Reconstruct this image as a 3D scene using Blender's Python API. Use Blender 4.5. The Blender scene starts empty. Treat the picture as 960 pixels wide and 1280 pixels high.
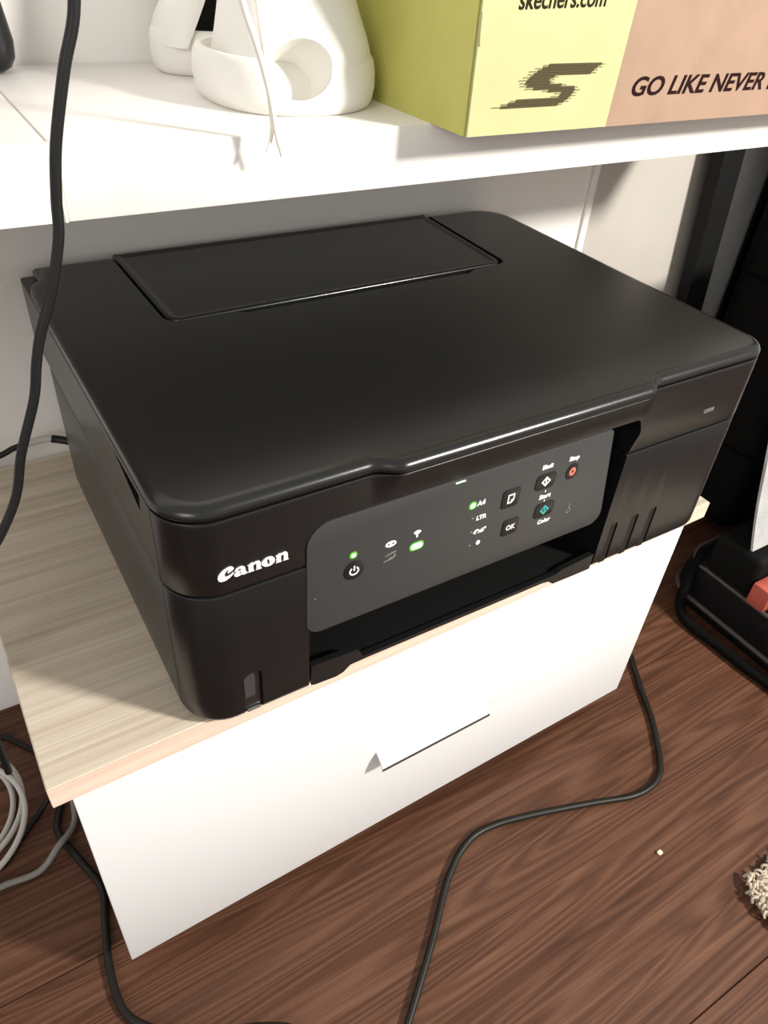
import bpy, bmesh, math, random
from mathutils import Vector, Matrix

random.seed(7)
SC = bpy.context.scene
COL = SC.collection
S = 0.001            # everything below is written in millimetres
ZF = 283.0           # the cabinet top (z = 0 in the plan) lies 283 mm above the floor


def W(x, y, z):
    return Vector((x * S, y * S, (z + ZF) * S))


# ------------------------------------------------------------------ camera
cam_d = bpy.data.cameras.new('camera')
cam = bpy.data.objects.new('camera', cam_d)
COL.objects.link(cam)
RX = Vector((0.854193, -0.515998, 0.063923))
RY = Vector((-0.282286, -0.562990, -0.776766))
RZ = Vector((0.436797, 0.645463, -0.626565))
CAM_POS = (-56.1, -249.1, 364.8)
FPX = 931.36
rot = Matrix((RX, -RY, -RZ)).transposed()
cam.matrix_world = Matrix.Translation(W(*CAM_POS)) @ rot.to_4x4()
cam_d.sensor_fit = 'VERTICAL'
cam_d.sensor_height = 24.0
cam_d.sensor_width = 18.0
cam_d.lens = FPX / 1280.0 * 24.0
cam_d.clip_start = 0.01
SC.camera = cam

# ------------------------------------------------------------------ light, world, exposure
SC.view_settings.view_transform = 'Standard'
SC.view_settings.look = 'None'
SC.view_settings.gamma = 1.0
SC.view_settings.use_curve_mapping = False
SC.view_settings.exposure = 0.0
SC.cycles.max_bounces = 16
SC.cycles.diffuse_bounces = 10

world = bpy.data.worlds.new('room_light')
SC.world = world
world.use_nodes = True
bgn = world.node_tree.nodes['Background']
bgn.inputs[0].default_value = (1.0, 0.975, 0.935, 1)
bgn.inputs[1].default_value = 0.63

ld = bpy.data.lights.new('lamp', 'AREA')
ld.shape = 'DISK'
ld.size = 0.17
ld.energy = 43.0
ld.color = (1.0, 0.96, 0.90)
lamp = bpy.data.objects.new('lamp', ld)
COL.objects.link(lamp)
LAMP_AIM = W(150, 60, 0)
lamp.location = W(1000, -1010, 900)
lamp.rotation_euler = (lamp.location - LAMP_AIM).to_track_quat('Z', 'Y').to_euler()

# added soft fill light from the left, brightens the wall under the shelf
ld2 = bpy.data.lights.new('fill_light', 'AREA')
ld2.shape = 'DISK'
ld2.size = 1.1
ld2.energy = 20.0
ld2.color = (1.0, 0.97, 0.93)
fill = bpy.data.objects.new('fill_light', ld2)
COL.objects.link(fill)
fill.location = W(-1750, -1500, 1150)
fill.rotation_euler = (fill.location - LAMP_AIM).to_track_quat('Z', 'Y').to_euler()


# ------------------------------------------------------------------ materials
def newmat(name):
    m = bpy.data.materials.new(name)
    m.use_nodes = True
    nt = m.node_tree
    return m, nt, nt.nodes['Principled BSDF']


def N(nt, t, **kw):
    n = nt.nodes.new(t)
    for k, v in kw.items():
        if k in n.inputs:
            n.inputs[k].default_value = v
        else:
            setattr(n, k, v)
    return n


def mat(name, col, rough=0.5, spec=0.5, metal=0.0, bump=0.0, bscale=400.0, vary=0.0, vscale=20.0,
        emit=None, estr=0.0, coat=0.0, sheen=0.0):
    m, nt, b = newmat(name)
    b.inputs['Base Color'].default_value = (*col, 1)
    b.inputs['Roughness'].default_value = rough
    b.inputs['Specular IOR Level'].default_value = spec
    b.inputs['Metallic'].default_value = metal
    b.inputs['Coat Weight'].default_value = coat
    b.inputs['Sheen Weight'].default_value = sheen
    tc = N(nt, 'ShaderNodeTexCoord')
    if bump > 0:
        nz = N(nt, 'ShaderNodeTexNoise', Scale=bscale, Detail=3.0)
        nt.links.new(tc.outputs['Object'], nz.inputs['Vector'])
        bp = N(nt, 'ShaderNodeBump', Strength=bump, Distance=0.001)
        nt.links.new(nz.outputs['Fac'], bp.inputs['Height'])
        nt.links.new(bp.outputs['Normal'], b.inputs['Normal'])
    if vary > 0:
        nz2 = N(nt, 'ShaderNodeTexNoise', Scale=vscale, Detail=4.0)
        nt.links.new(tc.outputs['Object'], nz2.inputs['Vector'])
        cr = N(nt, 'ShaderNodeValToRGB')
        cr.color_ramp.elements[0].position = 0.3
        cr.color_ramp.elements[1].position = 0.7
        cr.color_ramp.elements[0].color = (*[c * (1 - vary) for c in col], 1)
        cr.color_ramp.elements[1].color = (*[min(1, c * (1 + vary)) for c in col], 1)
        nt.links.new(nz2.outputs['Fac'], cr.inputs['Fac'])
        nt.links.new(cr.outputs['Color'], b.inputs['Base Color'])
    if emit:
        b.inputs['Emission Color'].default_value = (*emit, 1)
        b.inputs['Emission Strength'].default_value = estr
    return m


def wood_mat(name, dark, mid, light, sx, sy, rough, bump, rand=0.0, ring=0.0, pores=(0.28, 0.20, 0.14)):
    """Grain runs along object X; every object gets its own offset (Object Info)."""
    m, nt, b = newmat(name)
    tc = N(nt, 'ShaderNodeTexCoord')
    oi = N(nt, 'ShaderNodeObjectInfo')
    off = N(nt, 'ShaderNodeVectorMath', operation='SCALE')
    off.inputs[0].default_value = (3.7, 9.1, 5.3)
    nt.links.new(oi.outputs['Random'], off.inputs['Scale'])
    add = N(nt, 'ShaderNodeVectorMath', operation='ADD')
    nt.links.new(tc.outputs['Object'], add.inputs[0])
    nt.links.new(off.outputs[0], add.inputs[1])
    mp = N(nt, 'ShaderNodeMapping')
    mp.inputs['Scale'].default_value = (sx, sy, sy)
    nt.links.new(add.outputs[0], mp.inputs['Vector'])
    # broad figure
    n1 = N(nt, 'ShaderNodeTexNoise', Scale=1.0, Detail=5.0, Roughness=0.6, Distortion=0.6)
    nt.links.new(mp.outputs[0], n1.inputs['Vector'])
    # fine streaks
    mp2 = N(nt, 'ShaderNodeMapping')
    mp2.inputs['Scale'].default_value = (sx * 2.2, sy * 7, sy * 7)
    nt.links.new(add.outputs[0], mp2.inputs['Vector'])
    n2 = N(nt, 'ShaderNodeTexNoise', Scale=1.0, Detail=4.0, Roughness=0.65)
    nt.links.new(mp2.outputs[0], n2.inputs['Vector'])
    fac = n1.outputs['Fac']
    if ring > 0:
        mp3 = N(nt, 'ShaderNodeMapping')
        mp3.inputs['Scale'].default_value = (sx * 0.55, sy * 0.42, sy * 0.42)
        nt.links.new(add.outputs[0], mp3.inputs['Vector'])
        n3 = N(nt, 'ShaderNodeTexNoise', Scale=1.0, Detail=1.5, Roughness=0.4, Distortion=0.3)
        nt.links.new(mp3.outputs[0], n3.inputs['Vector'])
        mul = N(nt, 'ShaderNodeMath', operation='MULTIPLY')
        mul.inputs[1].default_value = 95.0
        nt.links.new(n3.outputs['Fac'], mul.inputs[0])
        sn = N(nt, 'ShaderNodeMath', operation='SINE')
        nt.links.new(mul.outputs[0], sn.inputs[0])
        mr = N(nt, 'ShaderNodeMapRange')
        mr.inputs['From Min'].default_value = -1
        mr.inputs['From Max'].default_value = 1
        nt.links.new(sn.outputs[0], mr.inputs['Value'])
        mx = N(nt, 'ShaderNodeMix', data_type='FLOAT')
        mx.inputs[0].default_value = ring
        nt.links.new(n1.outputs['Fac'], mx.inputs[2])
        nt.links.new(mr.outputs[0], mx.inputs[3])
        fac = mx.outputs[0]
    mixf = N(nt, 'ShaderNodeMix', data_type='FLOAT')
    mixf.inputs[0].default_value = 0.42
    nt.links.new(fac, mixf.inputs[2])
    nt.links.new(n2.outputs['Fac'], mixf.inputs[3])
    cr = N(nt, 'ShaderNodeValToRGB')
    e = cr.color_ramp.elements
    e[0].position = 0.30
    e[0].color = (*dark, 1)
    e[1].position = 0.70
    e[1].color = (*light, 1)
    k = e.new(0.5)
    k.color = (*mid, 1)
    nt.links.new(mixf.outputs[0], cr.inputs['Fac'])
    hsv = N(nt, 'ShaderNodeHueSaturation')
    mr2 = N(nt, 'ShaderNodeMapRange')
    mr2.inputs['To Min'].default_value = 1 - rand
    mr2.inputs['To Max'].default_value = 1 + rand
    nt.links.new(oi.outputs['Random'], mr2.inputs['Value'])
    nt.links.new(mr2.outputs[0], hsv.inputs['Value'])
    nt.links.new(cr.outputs['Color'], hsv.inputs['Color'])
    nt.links.new(hsv.outputs['Color'], b.inputs['Base Color'])
    b.inputs['Roughness'].default_value = rough
    b.inputs['Specular IOR Level'].default_value = 0.22
    bp = N(nt, 'ShaderNodeBump', Strength=bump, Distance=0.001)
    nt.links.new(mixf.outputs[0], bp.inputs['Height'])
    nt.links.new(bp.outputs['Normal'], b.inputs['Normal'])
    return m


M = {}
M['wall'] = mat('painted_wall', (0.85, 0.825, 0.79), 0.7, 0.3, bump=0.15, bscale=60, vary=0.025, vscale=6)
M['grey_wall'] = mat('grey_panel', (0.42, 0.42, 0.41), 0.55, 0.4, vary=0.1, vscale=8)
M['white'] = mat('white_laminate', (0.77, 0.77, 0.767), 0.38, 0.4, bump=0.03, bscale=250)
M['white_edge'] = mat('white_edge_band', (0.82, 0.76, 0.66), 0.5, 0.4)
M['handle'] = mat('white_handle', (0.62, 0.62, 0.60), 0.3, 0.5)
M['shelf_white'] = mat('cream_white_laminate', (0.78, 0.755, 0.715), 0.42, 0.4, bump=0.03, bscale=250)
M['wall_board'] = mat('beige_wall_board', (0.50, 0.465, 0.42), 0.65, 0.3, bump=0.1, bscale=60, vary=0.05, vscale=9)
M['oak'] = wood_mat('pale_oak_laminate', (0.36, 0.29, 0.22), (0.57, 0.49, 0.385), (0.74, 0.67, 0.555), 2.2, 150.0, 0.5, 0.25)
M['oak_edge'] = wood_mat('oak_edge_band', (0.60, 0.43, 0.32), (0.71, 0.54, 0.43), (0.77, 0.64, 0.53), 4.0, 160.0, 0.5, 0.1)
M['floor'] = wood_mat('walnut_laminate', (0.044, 0.0175, 0.0098), (0.092, 0.0395, 0.0218), (0.150, 0.073, 0.043), 3.2, 74.0, 0.42, 0.15, rand=0.06, ring=0.26)
M['floor_gap'] = mat('floor_substrate', (0.035, 0.02, 0.015), 0.8)
M['black'] = mat('printer_black_plastic', (0.0068, 0.0069, 0.0073), 0.30, 0.45, bump=0.05, bscale=2200)
M['black_lid'] = mat('printer_lid_plastic', (0.0075, 0.0075, 0.0069), 0.24, 0.5, bump=0.05, bscale=2600)
M['black_dark'] = mat('printer_inner_plastic', (0.005, 0.005, 0.005), 0.5, 0.3)
M['panel'] = mat('control_panel_grey', (0.042, 0.042, 0.042), 0.42, 0.35, bump=0.03, bscale=2500)
M['button'] = mat('button_black', (0.008, 0.008, 0.008), 0.35, 0.5)
M['print_white'] = mat('white_print', (0.85, 0.85, 0.83), 0.5, 0.3)
M['print_grey'] = mat('grey_print', (0.22, 0.22, 0.22), 0.5, 0.3)
M['print_red'] = mat('red_print', (0.75, 0.16, 0.12), 0.5, 0.3)
M['print_teal'] = mat('teal_print', (0.05, 0.36, 0.36), 0.5, 0.3)
M['led_off'] = mat('unlit_indicator', (0.16, 0.16, 0.15), 0.3, 0.5)
M['led'] = mat('lit_green_indicator', (0.5, 0.9, 0.4), 0.4, 0.5, emit=(0.80, 1.0, 0.70), estr=1.3)
M['led_halo'] = mat('green_indicator_halo', (0.05, 0.25, 0.03), 0.4, 0.5, emit=(0.12, 0.42, 0.02), estr=0.6)
M['ink_window'] = mat('smoked_ink_window', (0.012, 0.012, 0.013), 0.12, 0.6, coat=0.5)
M['ink_grey'] = mat('ink_window_insert', (0.045, 0.045, 0.047), 0.25, 0.5)
M['steel'] = mat('bare_metal', (0.6, 0.6, 0.58), 0.25, 0.5, metal=0.9)
M['cord'] = mat('black_rubber_cord', (0.008, 0.008, 0.0075), 0.5, 0.3)
M['cord_brown'] = mat('dark_cord', (0.010, 0.009, 0.007), 0.45, 0.3)
M['cord_white'] = mat('pale_cable', (0.50, 0.48, 0.44), 0.45, 0.4)
M['cord_grey'] = mat('grey_cable', (0.20, 0.19, 0.17), 0.5, 0.4)
M['string'] = mat('white_cord', (0.84, 0.81, 0.74), 0.6, 0.3)
M['lime'] = mat('lime_card', (0.47, 0.465, 0.235), 0.6, 0.3, bump=0.12, bscale=120, vary=0.05, vscale=25)
M['olive'] = mat('olive_card', (0.52, 0.50, 0.14), 0.6, 0.3, bump=0.12, bscale=120, vary=0.06, vscale=25)
M['kraft'] = mat('kraft_card', (0.325, 0.215, 0.150), 0.65, 0.3, bump=0.15, bscale=150, vary=0.07, vscale=40)
M['maroon'] = mat('maroon_print', (0.016, 0.004, 0.004), 0.8, 0.1)
M['olive_ink'] = mat('dark_olive_print', (0.075, 0.062, 0.030), 0.7, 0.1)
M['olive_ink_pale'] = mat('faded_olive_print', (0.19, 0.165, 0.07), 0.6, 0.3)
M['text_brown'] = mat('dark_brown_print', (0.022, 0.015, 0.006), 0.8, 0.1)
M['foam'] = mat('white_foam', (0.80, 0.785, 0.74), 0.5, 0.4, bump=0.04, bscale=300)
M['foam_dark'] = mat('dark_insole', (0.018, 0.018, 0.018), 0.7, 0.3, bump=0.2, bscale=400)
M['fabric_black'] = mat('black_fabric', (0.0035, 0.0035, 0.0035), 0.9, 0.08, bump=0.4, bscale=700)
M['nylon_black'] = mat('black_nylon', (0.004, 0.004, 0.004), 0.7, 0.12, bump=0.3, bscale=500)
M['piping'] = mat('grey_piping', (0.05, 0.042, 0.04), 0.4, 0.5)
M['red_patch'] = mat('red_patch', (0.42, 0.085, 0.06), 0.5, 0.4, vary=0.2, vscale=60)
M['grey_cloth'] = mat('pale_grey_cloth', (0.38, 0.38, 0.375), 0.9, 0.1, bump=0.6, bscale=350, vary=0.15, vscale=22, sheen=0.2)
M['rug'] = mat('beige_wool', (0.50, 0.43, 0.34), 0.95, 0.1, bump=0.5, bscale=300, vary=0.25, vscale=90)
M['post'] = mat('black_post', (0.006, 0.006, 0.006), 0.6, 0.2)
M['crumb'] = mat('pale_crumb', (0.75, 0.62, 0.42), 0.7)


# ------------------------------------------------------------------ mesh helpers
def wpos(o):
    v = Vector((0, 0, 0))
    while o:
        v += o.location
        o = o.parent
    return v


def finish(me, smooth):
    if smooth is not None:
        for p in me.polygons:
            p.use_smooth = True
        me.set_sharp_from_angle(angle=math.radians(smooth))


def link(name, me, m, parent=None, loc=None, smooth=35):
    o = bpy.data.objects.new(name, me)
    me.name = name
    if m is not None:
        me.materials.clear()
        me.materials.append(M[m] if isinstance(m, str) else m)
    COL.objects.link(o)
    base = wpos(parent) if parent else (loc if loc is not None else Vector((0, 0, 0)))
    me.transform(Matrix.Translation(-base))
    if parent:
        o.parent = parent
    else:
        o.location = base
    finish(me, smooth)
    return o


def from_bm(name, bm, m, parent=None, loc=None, smooth=35):
    bmesh.ops.recalc_face_normals(bm, faces=bm.faces[:])
    me = bpy.data.meshes.new(name)
    bm.to_mesh(me)
    bm.free()
    return link(name, me, m, parent, loc, smooth)


def tag(o, label=None, cat=None, group=None, kind=None):
    if label:
        o['label'] = label
    if cat:
        o['category'] = cat
    if group:
        o['group'] = group
    if kind:
        o['kind'] = kind
    return o


def thing(name, label, cat, x, y, z, group=None):
    o = bpy.data.objects.new(name, None)
    o.empty_display_size = 0.02
    COL.objects.link(o)
    o.location = W(x, y, z)
    return tag(o, label, cat, group)


def bm_box(bm, x0, x1, y0, y1, z0, z1, bev=0.0, seg=2):
    vs = [bm.verts.new(W(x, y, z)) for x in (x0, x1) for y in (y0, y1) for z in (z0, z1)]
    idx = [(0, 1, 3, 2), (4, 6, 7, 5), (0, 4, 5, 1), (2, 3, 7, 6), (0, 2, 6, 4), (1, 5, 7, 3)]
    fs = [bm.faces.new([vs[i] for i in f]) for f in idx]
    if bev > 0:
        es = list({e for f in fs for e in f.edges})
        bmesh.ops.bevel(bm, geom=es, offset=bev * S, segments=seg, affect='EDGES', profile=0.5)


def box(name, x0, x1, y0, y1, z0, z1, m, parent=None, bev=0.0, seg=2, loc=None):
    bm = bmesh.new()
    bm_box(bm, x0, x1, y0, y1, z0, z1, bev, seg)
    return from_bm(name, bm, m, parent, loc)


def loft(bm, rings, cap0=True, cap1=True):
    """rings: lists of (x,y,z) in mm, all of one length, closed."""
    R = [[bm.verts.new(W(*p)) for p in r] for r in rings]
    n = len(R[0])
    for a, b in zip(R, R[1:]):
        for i in range(n):
            j = (i + 1) % n
            bm.faces.new((a[i], a[j], b[j], b[i]))
    if cap0:
        bm.faces.new(R[0][::-1])
    if cap1:
        bm.faces.new(R[-1])
    return R


def prism_xz(bm, pts, y0, y1):
    """Closed outline in the x-z plane, pushed from y0 to y1."""
    loft(bm, [[(x, y0, z) for x, z in pts], [(x, y1, z) for x, z in pts]])


def prism_xy(bm, pts, z0, z1):
    loft(bm, [[(x, y, z0) for x, y in pts], [(x, y, z1) for x, y in pts]])


def prism_yz(bm, pts, x0, x1):
    loft(bm, [[(x0, y, z) for y, z in pts], [(x1, y, z) for y, z in pts]])


def round_poly(corners, n=7):
    """corners: (a, b, radius) in order -> rounded outline."""
    out = []
    L = len(corners)
    for i in range(L):
        a = Vector(corners[i - 1][:2])
        p = Vector(corners[i][:2])
        c = Vector(corners[(i + 1) % L][:2])
        r = corners[i][2]
        if r <= 0:
            out.append((p.x, p.y))
            continue
        u = (a - p).normalized()
        v = (c - p).normalized()
        ang = u.angle(v)
        d = r / math.tan(ang / 2)
        cen = p + (u + v).normalized() * (r / math.sin(ang / 2))
        s0 = p + u * d - cen
        s1 = p + v * d - cen
        a0 = math.atan2(s0.y, s0.x)
        da = math.atan2(s1.y, s1.x) - a0
        while da > math.pi:
            da -= 2 * math.pi
        while da < -math.pi:
            da += 2 * math.pi
        for k in range(n + 1):
            t = a0 + da * k / n
            out.append((cen.x + r * math.cos(t), cen.y + r * math.sin(t)))
    return out


def offset_poly(pts, d):
    """Inset a counter-clockwise outline by d."""
    n = len(pts)
    out = []
    for i in range(n):
        p0, p1, p2 = Vector(pts[i - 1]), Vector(pts[i]), Vector(pts[(i + 1) % n])
        e1 = (p1 - p0)
        e2 = (p2 - p1)
        n1 = Vector((-e1.y, e1.x)).normalized() if e1.length > 1e-9 else Vector((0, 0))
        n2 = Vector((-e2.y, e2.x)).normalized() if e2.length > 1e-9 else n1
        nn = (n1 + n2)
        if nn.length < 1e-9:
            nn = n1
        nn.normalize()
        k = max(0.5, nn.dot(n1))
        q = p1 + nn * (d / k)
        out.append((q.x, q.y))
    return out


def apply_mods(o):
    dg = bpy.context.evaluated_depsgraph_get()
    dg.update()
    me = bpy.data.meshes.new_from_object(o.evaluated_get(dg))
    old = o.data
    o.modifiers.clear()
    o.data = me
    bpy.data.meshes.remove(old)


def cut(o, *bms, smooth=35):
    """Boolean-subtract closed bmeshes from o and bake the result."""
    tmp = []
    for b in bms:
        bmesh.ops.recalc_face_normals(b, faces=b.faces[:])
        me = bpy.data.meshes.new('cutter')
        b.to_mesh(me)
        b.free()
        c = bpy.data.objects.new('cutter', me)
        COL.objects.link(c)
        md = o.modifiers.new('cut', 'BOOLEAN')
        md.operation = 'DIFFERENCE'
        md.solver = 'EXACT'
        md.object = c
        tmp.append(c)
    apply_mods(o)
    for c in tmp:
        me = c.data
        bpy.data.objects.remove(c)
        bpy.data.meshes.remove(me)
    finish(o.data, smooth)


def catmull(P, k=8):
    P = [Vector(p) for p in P]
    Q = [P[0] * 2 - P[1]] + P + [P[-1] * 2 - P[-2]]
    out = []
    for i in range(1, len(Q) - 2):
        p0, p1, p2, p3 = Q[i - 1:i + 3]
        for j in range(k):
            t = j / k
            out.append(0.5 * (2 * p1 + (p2 - p0) * t + (2 * p0 - 5 * p1 + 4 * p2 - p3) * t * t + (3 * p1 - p0 - 3 * p2 + p3) * t ** 3))
    out.append(P[-1])
    return out


def bm_tube(bm, path, r, n=10, k=8, spline=True):
    pts = catmull(path, k) if spline else [Vector(p) for p in path]
    rad = r if callable(r) else (lambda t: r)
    up = Vector((0, 0, 1))
    t0 = (pts[1] - pts[0]).normalized()
    if abs(t0.dot(up)) > 0.9:
        up = Vector((1, 0, 0))
    nrm = (up - t0 * up.dot(t0)).normalized()
    rings = []
    for i, p in enumerate(pts):
        t = (pts[min(i + 1, len(pts) - 1)] - pts[max(i - 1, 0)]).normalized()
        nrm = (nrm - t * nrm.dot(t)).normalized()
        bn = t.cross(nrm)
        q = rad(i / (len(pts) - 1))
        rings.append([tuple(p + (nrm * math.cos(a) + bn * math.sin(a)) * q) for a in [2 * math.pi * j / n for j in range(n)]])
    loft(bm, rings)


def tube(name, path, r, m, parent=None, n=10, k=8, loc=None):
    bm = bmesh.new()
    bm_tube(bm, path, r, n, k)
    if parent is None and loc is None:
        loc = W(*path[0])
    return from_bm(name, bm, m, parent, loc, 60)


def face_front(me, x0, z0, y0):
    """Flat x-y drawing (mm) -> stands facing -y at (x0, y0, z0)."""
    for v in me.vertices:
        x, y, z = v.co
        v.co = W(x0 + x, y0 - z, z0 + y)


def curve_mesh(loops, depth=0.12):
    cu = bpy.data.curves.new('outline', 'CURVE')
    cu.dimensions = '2D'
    cu.fill_mode = 'BOTH'
    cu.extrude = depth
    for lp in loops:
        sp = cu.splines.new('POLY')
        sp.points.add(len(lp) - 1)
        for i, (x, y) in enumerate(lp):
            sp.points[i].co = (x, y, 0, 1)
        sp.use_cyclic_u = True
    o = bpy.data.objects.new('outline', cu)
    COL.objects.link(o)
    dg = bpy.context.evaluated_depsgraph_get()
    me = bpy.data.meshes.new_from_object(o.evaluated_get(dg))
    bpy.data.objects.remove(o)
    bpy.data.curves.remove(cu)
    return me


def shape(name, loops, x, z, y, m, parent, depth=0.12):
    me = curve_mesh(loops, depth)
    face_front(me, x, z, y)
    return link(name, me, m, parent, smooth=None)


def text(name, s, size, x, z, y, m, parent, bold=0.0, shear=0.0, align='LEFT', sx=1.0, depth=0.1, rot=0.0):
    cu = bpy.data.curves.new('lettering', 'FONT')
    cu.body = s
    cu.size = size
    cu.offset = bold
    cu.shear = shear
    cu.extrude = depth
    cu.align_x = align
    cu.resolution_u = 4
    o = bpy.data.objects.new('lettering', cu)
    COL.objects.link(o)
    dg = bpy.context.evaluated_depsgraph_get()
    me = bpy.data.meshes.new_from_object(o.evaluated_get(dg))
    bpy.data.objects.remove(o)
    bpy.data.curves.remove(cu)
    me.transform(Matrix.Rotation(rot, 4, 'Z') @ Matrix.Diagonal((sx, 1, 1, 1)))
    face_front(me, x, z, y)
    return link(name, me, m, parent, smooth=None)


def ellipse(cx, cy, rx, ry, n=28, tilt=0.0):
    out = []
    for i in range(n):
        a = 2 * math.pi * i / n
        x, y = rx * math.cos(a), ry * math.sin(a)
        out.append((cx + x * math.cos(tilt) - y * math.sin(tilt), cy + x * math.sin(tilt) + y * math.cos(tilt)))
    return out


def arc_band(cx, cy, r, w, a0, a1, n=18):
    o = [(cx + (r + w / 2) * math.cos(a0 + (a1 - a0) * i / n), cy + (r + w / 2) * math.sin(a0 + (a1 - a0) * i / n)) for i in range(n + 1)]
    q = [(cx + (r - w / 2) * math.cos(a0 + (a1 - a0) * i / n), cy + (r - w / 2) * math.sin(a0 + (a1 - a0) * i / n)) for i in range(n, -1, -1)]
    return o + q


def sstep(a, b, x):
    t = max(0.0, min(1.0, (x - a) / (b - a)))
    return t * t * (3 - 2 * t)


# ------------------------------------------------------------------ floor, walls
FZ = -ZF
floor = box('floor', -900, 1700, -1500, 330, FZ - 30, FZ - 6, 'floor_gap', loc=W(0, 0, FZ))
tag(floor, kind='structure')
PW, PL = 269.0, 1290.0
bm = bmesh.new()
bm_box(bm, 0, PL - 0.7, 0, PW - 0.7, -ZF - 6, -ZF, 0.5, 1)
plank0 = from_bm('plank', bm, 'floor', None, W(0, 0, -ZF))
first = True
for r in range(-4, 2):
    y = 47.0 + PW * r
    sh = [-870, -400, -1130, -200, -450, -330][r + 4]
    for c in range(3):
        x = sh + PL * (c - 1)
        if x > 1650:
            continue
        o = plank0 if first else plank0.copy()
        if not first:
            COL.objects.link(o)
        first = False
        o.parent = floor
        o.location = W(x, y, -ZF) - floor.location

wall = box('wall_back', -900, 1700, 320, 345, FZ - 30, 900, 'wall', loc=W(0, 320, FZ))
tag(wall, kind='structure')
t1 = box('trim_1', 547, 556, 316.5, 320, FZ, 900, 'wall', bev=1.2, loc=W(551, 320, FZ))
tag(t1, kind='structure')
t3 = box('trim_3', 556.6, 741, 317.4, 320, FZ, 900, 'wall_board', bev=0.6, loc=W(650, 320, FZ))
tag(t3, kind='structure')
t2 = box('trim_2', 742, 860, 314, 320, FZ, 900, 'grey_wall', bev=0.8, loc=W(800, 320, FZ))
tag(t2, kind='structure')

# ------------------------------------------------------------------ cabinet with a white drawer front
YAW = 0.0147
cab = thing('cabinet', 'low white cabinet with a pale wood top standing under the printer', 'cabinet', -68, 15, FZ)


def cab_fix(o):
    """The cabinet stands a degree askew to the printer."""
    o.data.transform(Matrix.Rotation(YAW, 4, 'Z'))
    return o


cx0, cy0 = -68.0, 15.0
cab_fix(box('top', cx0 - 10, cx0 + 517, cy0 - 6.5, 311, -16, 0, 'oak', cab, 0.7, 1))
cab_fix(box('edge_band', cx0 - 9.6, cx0 + 516.6, cy0 - 7.1, cy0 - 6.3, -15.6, -0.4, 'oak_edge', cab))['label'] = 'peach wood edge band'
cab_fix(box('side_panel', cx0 + 6, cx0 + 22, cy0 + 17.5, 307, -258, -16.2, 'white', cab, 0.6, 1))
cab_fix(box('side_panel', cx0 + 483, cx0 + 499, cy0 + 17.5, 307, -258, -16.2, 'white', cab, 0.6, 1))
cab_fix(box('bottom_panel', cx0 + 22.2, cx0 + 482.8, cy0 + 17.5, 305, -258, -242, 'white', cab))
cab_fix(box('back_panel', cx0 + 22.2, cx0 + 482.8, 298, 305, -241.8, -16.4, 'white', cab))
dr = cab_fix(box('drawer_front', cx0, cx0 + 505.4, cy0, cy0 + 16, -247.6, -18, 'white', cab, 0.8, 2))
for fx in (cx0 + 24, cx0 + 446):
    for fy in (cy0 + 50, 270):
        cab_fix(box('foot', fx, fx + 34, fy, fy + 30, FZ, -258.2, 'black_dark', cab, 2, 2))
# edge pull: a bent strip, leaf out of the front and lip turned down
hp = [(cy0, -134.0), (cy0 - 5.2, -136.6), (cy0 - 8.0, -138.8), (cy0 - 10.6, -143.6), (cy0 - 9.0, -145.0), (cy0 - 6.6, -141.0), (cy0 - 4.2, -138.8), (cy0, -136.4)]
bm = bmesh.new()
prism_yz(bm, hp, cx0 + 203.5, cx0 + 308.0)
h = cab_fix(from_bm('handle', bm, 'handle', dr, smooth=20))
h['label'] = 'slim white edge pull'
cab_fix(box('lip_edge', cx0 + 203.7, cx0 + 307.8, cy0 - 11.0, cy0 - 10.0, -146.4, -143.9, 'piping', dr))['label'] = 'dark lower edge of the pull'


# ------------------------------------------------------------------ printer
PRN = thing('printer', 'black inkjet printer with grey control panel standing on the wood topped cabinet', 'printer', 208, 150, 0)

xs_front = [25 + i * 6 for i in range(13)] + [100 + i * 1.6 for i in range(15)] + [128 + i * 13.5 for i in range(12)] + [288 + i * 1.6 for i in range(16)] + [318 + i * 9 for i in range(8)]
xs_front = sorted(xs_front)


def bump(x):
    return sstep(103.5, 119.5, x) * (1 - sstep(293, 308, x))


def body_outline(x0, x1, y0, y1, rf, rl, rr, rfr=None):
    rfr = rfr or rf
    pts = []
    for k in range(11):                       # front-left corner
        a = math.pi + (math.pi / 2) * k / 10
        pts.append((x0 + rf + rf * math.cos(a), y0 + rf + rf * math.sin(a)))
    for x in xs_front:
        if x0 + rf + 0.5 < x < x1 - rfr - 0.5:
            pts.append((x, y0))
    for k in range(11):
        a = -math.pi / 2 + (math.pi / 2) * k / 10
        pts.append((x1 - rfr + rfr * math.cos(a), y0 + rfr + rfr * math.sin(a)))
    for k in range(9):
        a = (math.pi / 2) * k / 8
        pts.append((x1 - rr + rr * math.cos(a), y1 - rr + rr * math.sin(a)))
    for k in range(9):
        a = math.pi / 2 + (math.pi / 2) * k / 8
        pts.append((x0 + rl + rl * math.cos(a), y1 - rl + rl * math.sin(a)))
    return pts


def with_bump(ring, amt, y0=0.0):
    return [(x, y - amt * bump(x) if y < y0 + 9 else y) for x, y in ring]


def layered(base, levels):
    """levels: (z, inset, bump)."""
    rings = []
    for z, ins, b in levels:
        q = offset_poly(base, ins)
        q = with_bump(q, b)
        rings.append([(x, y, z) for x, y in q])
    return rings


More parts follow.
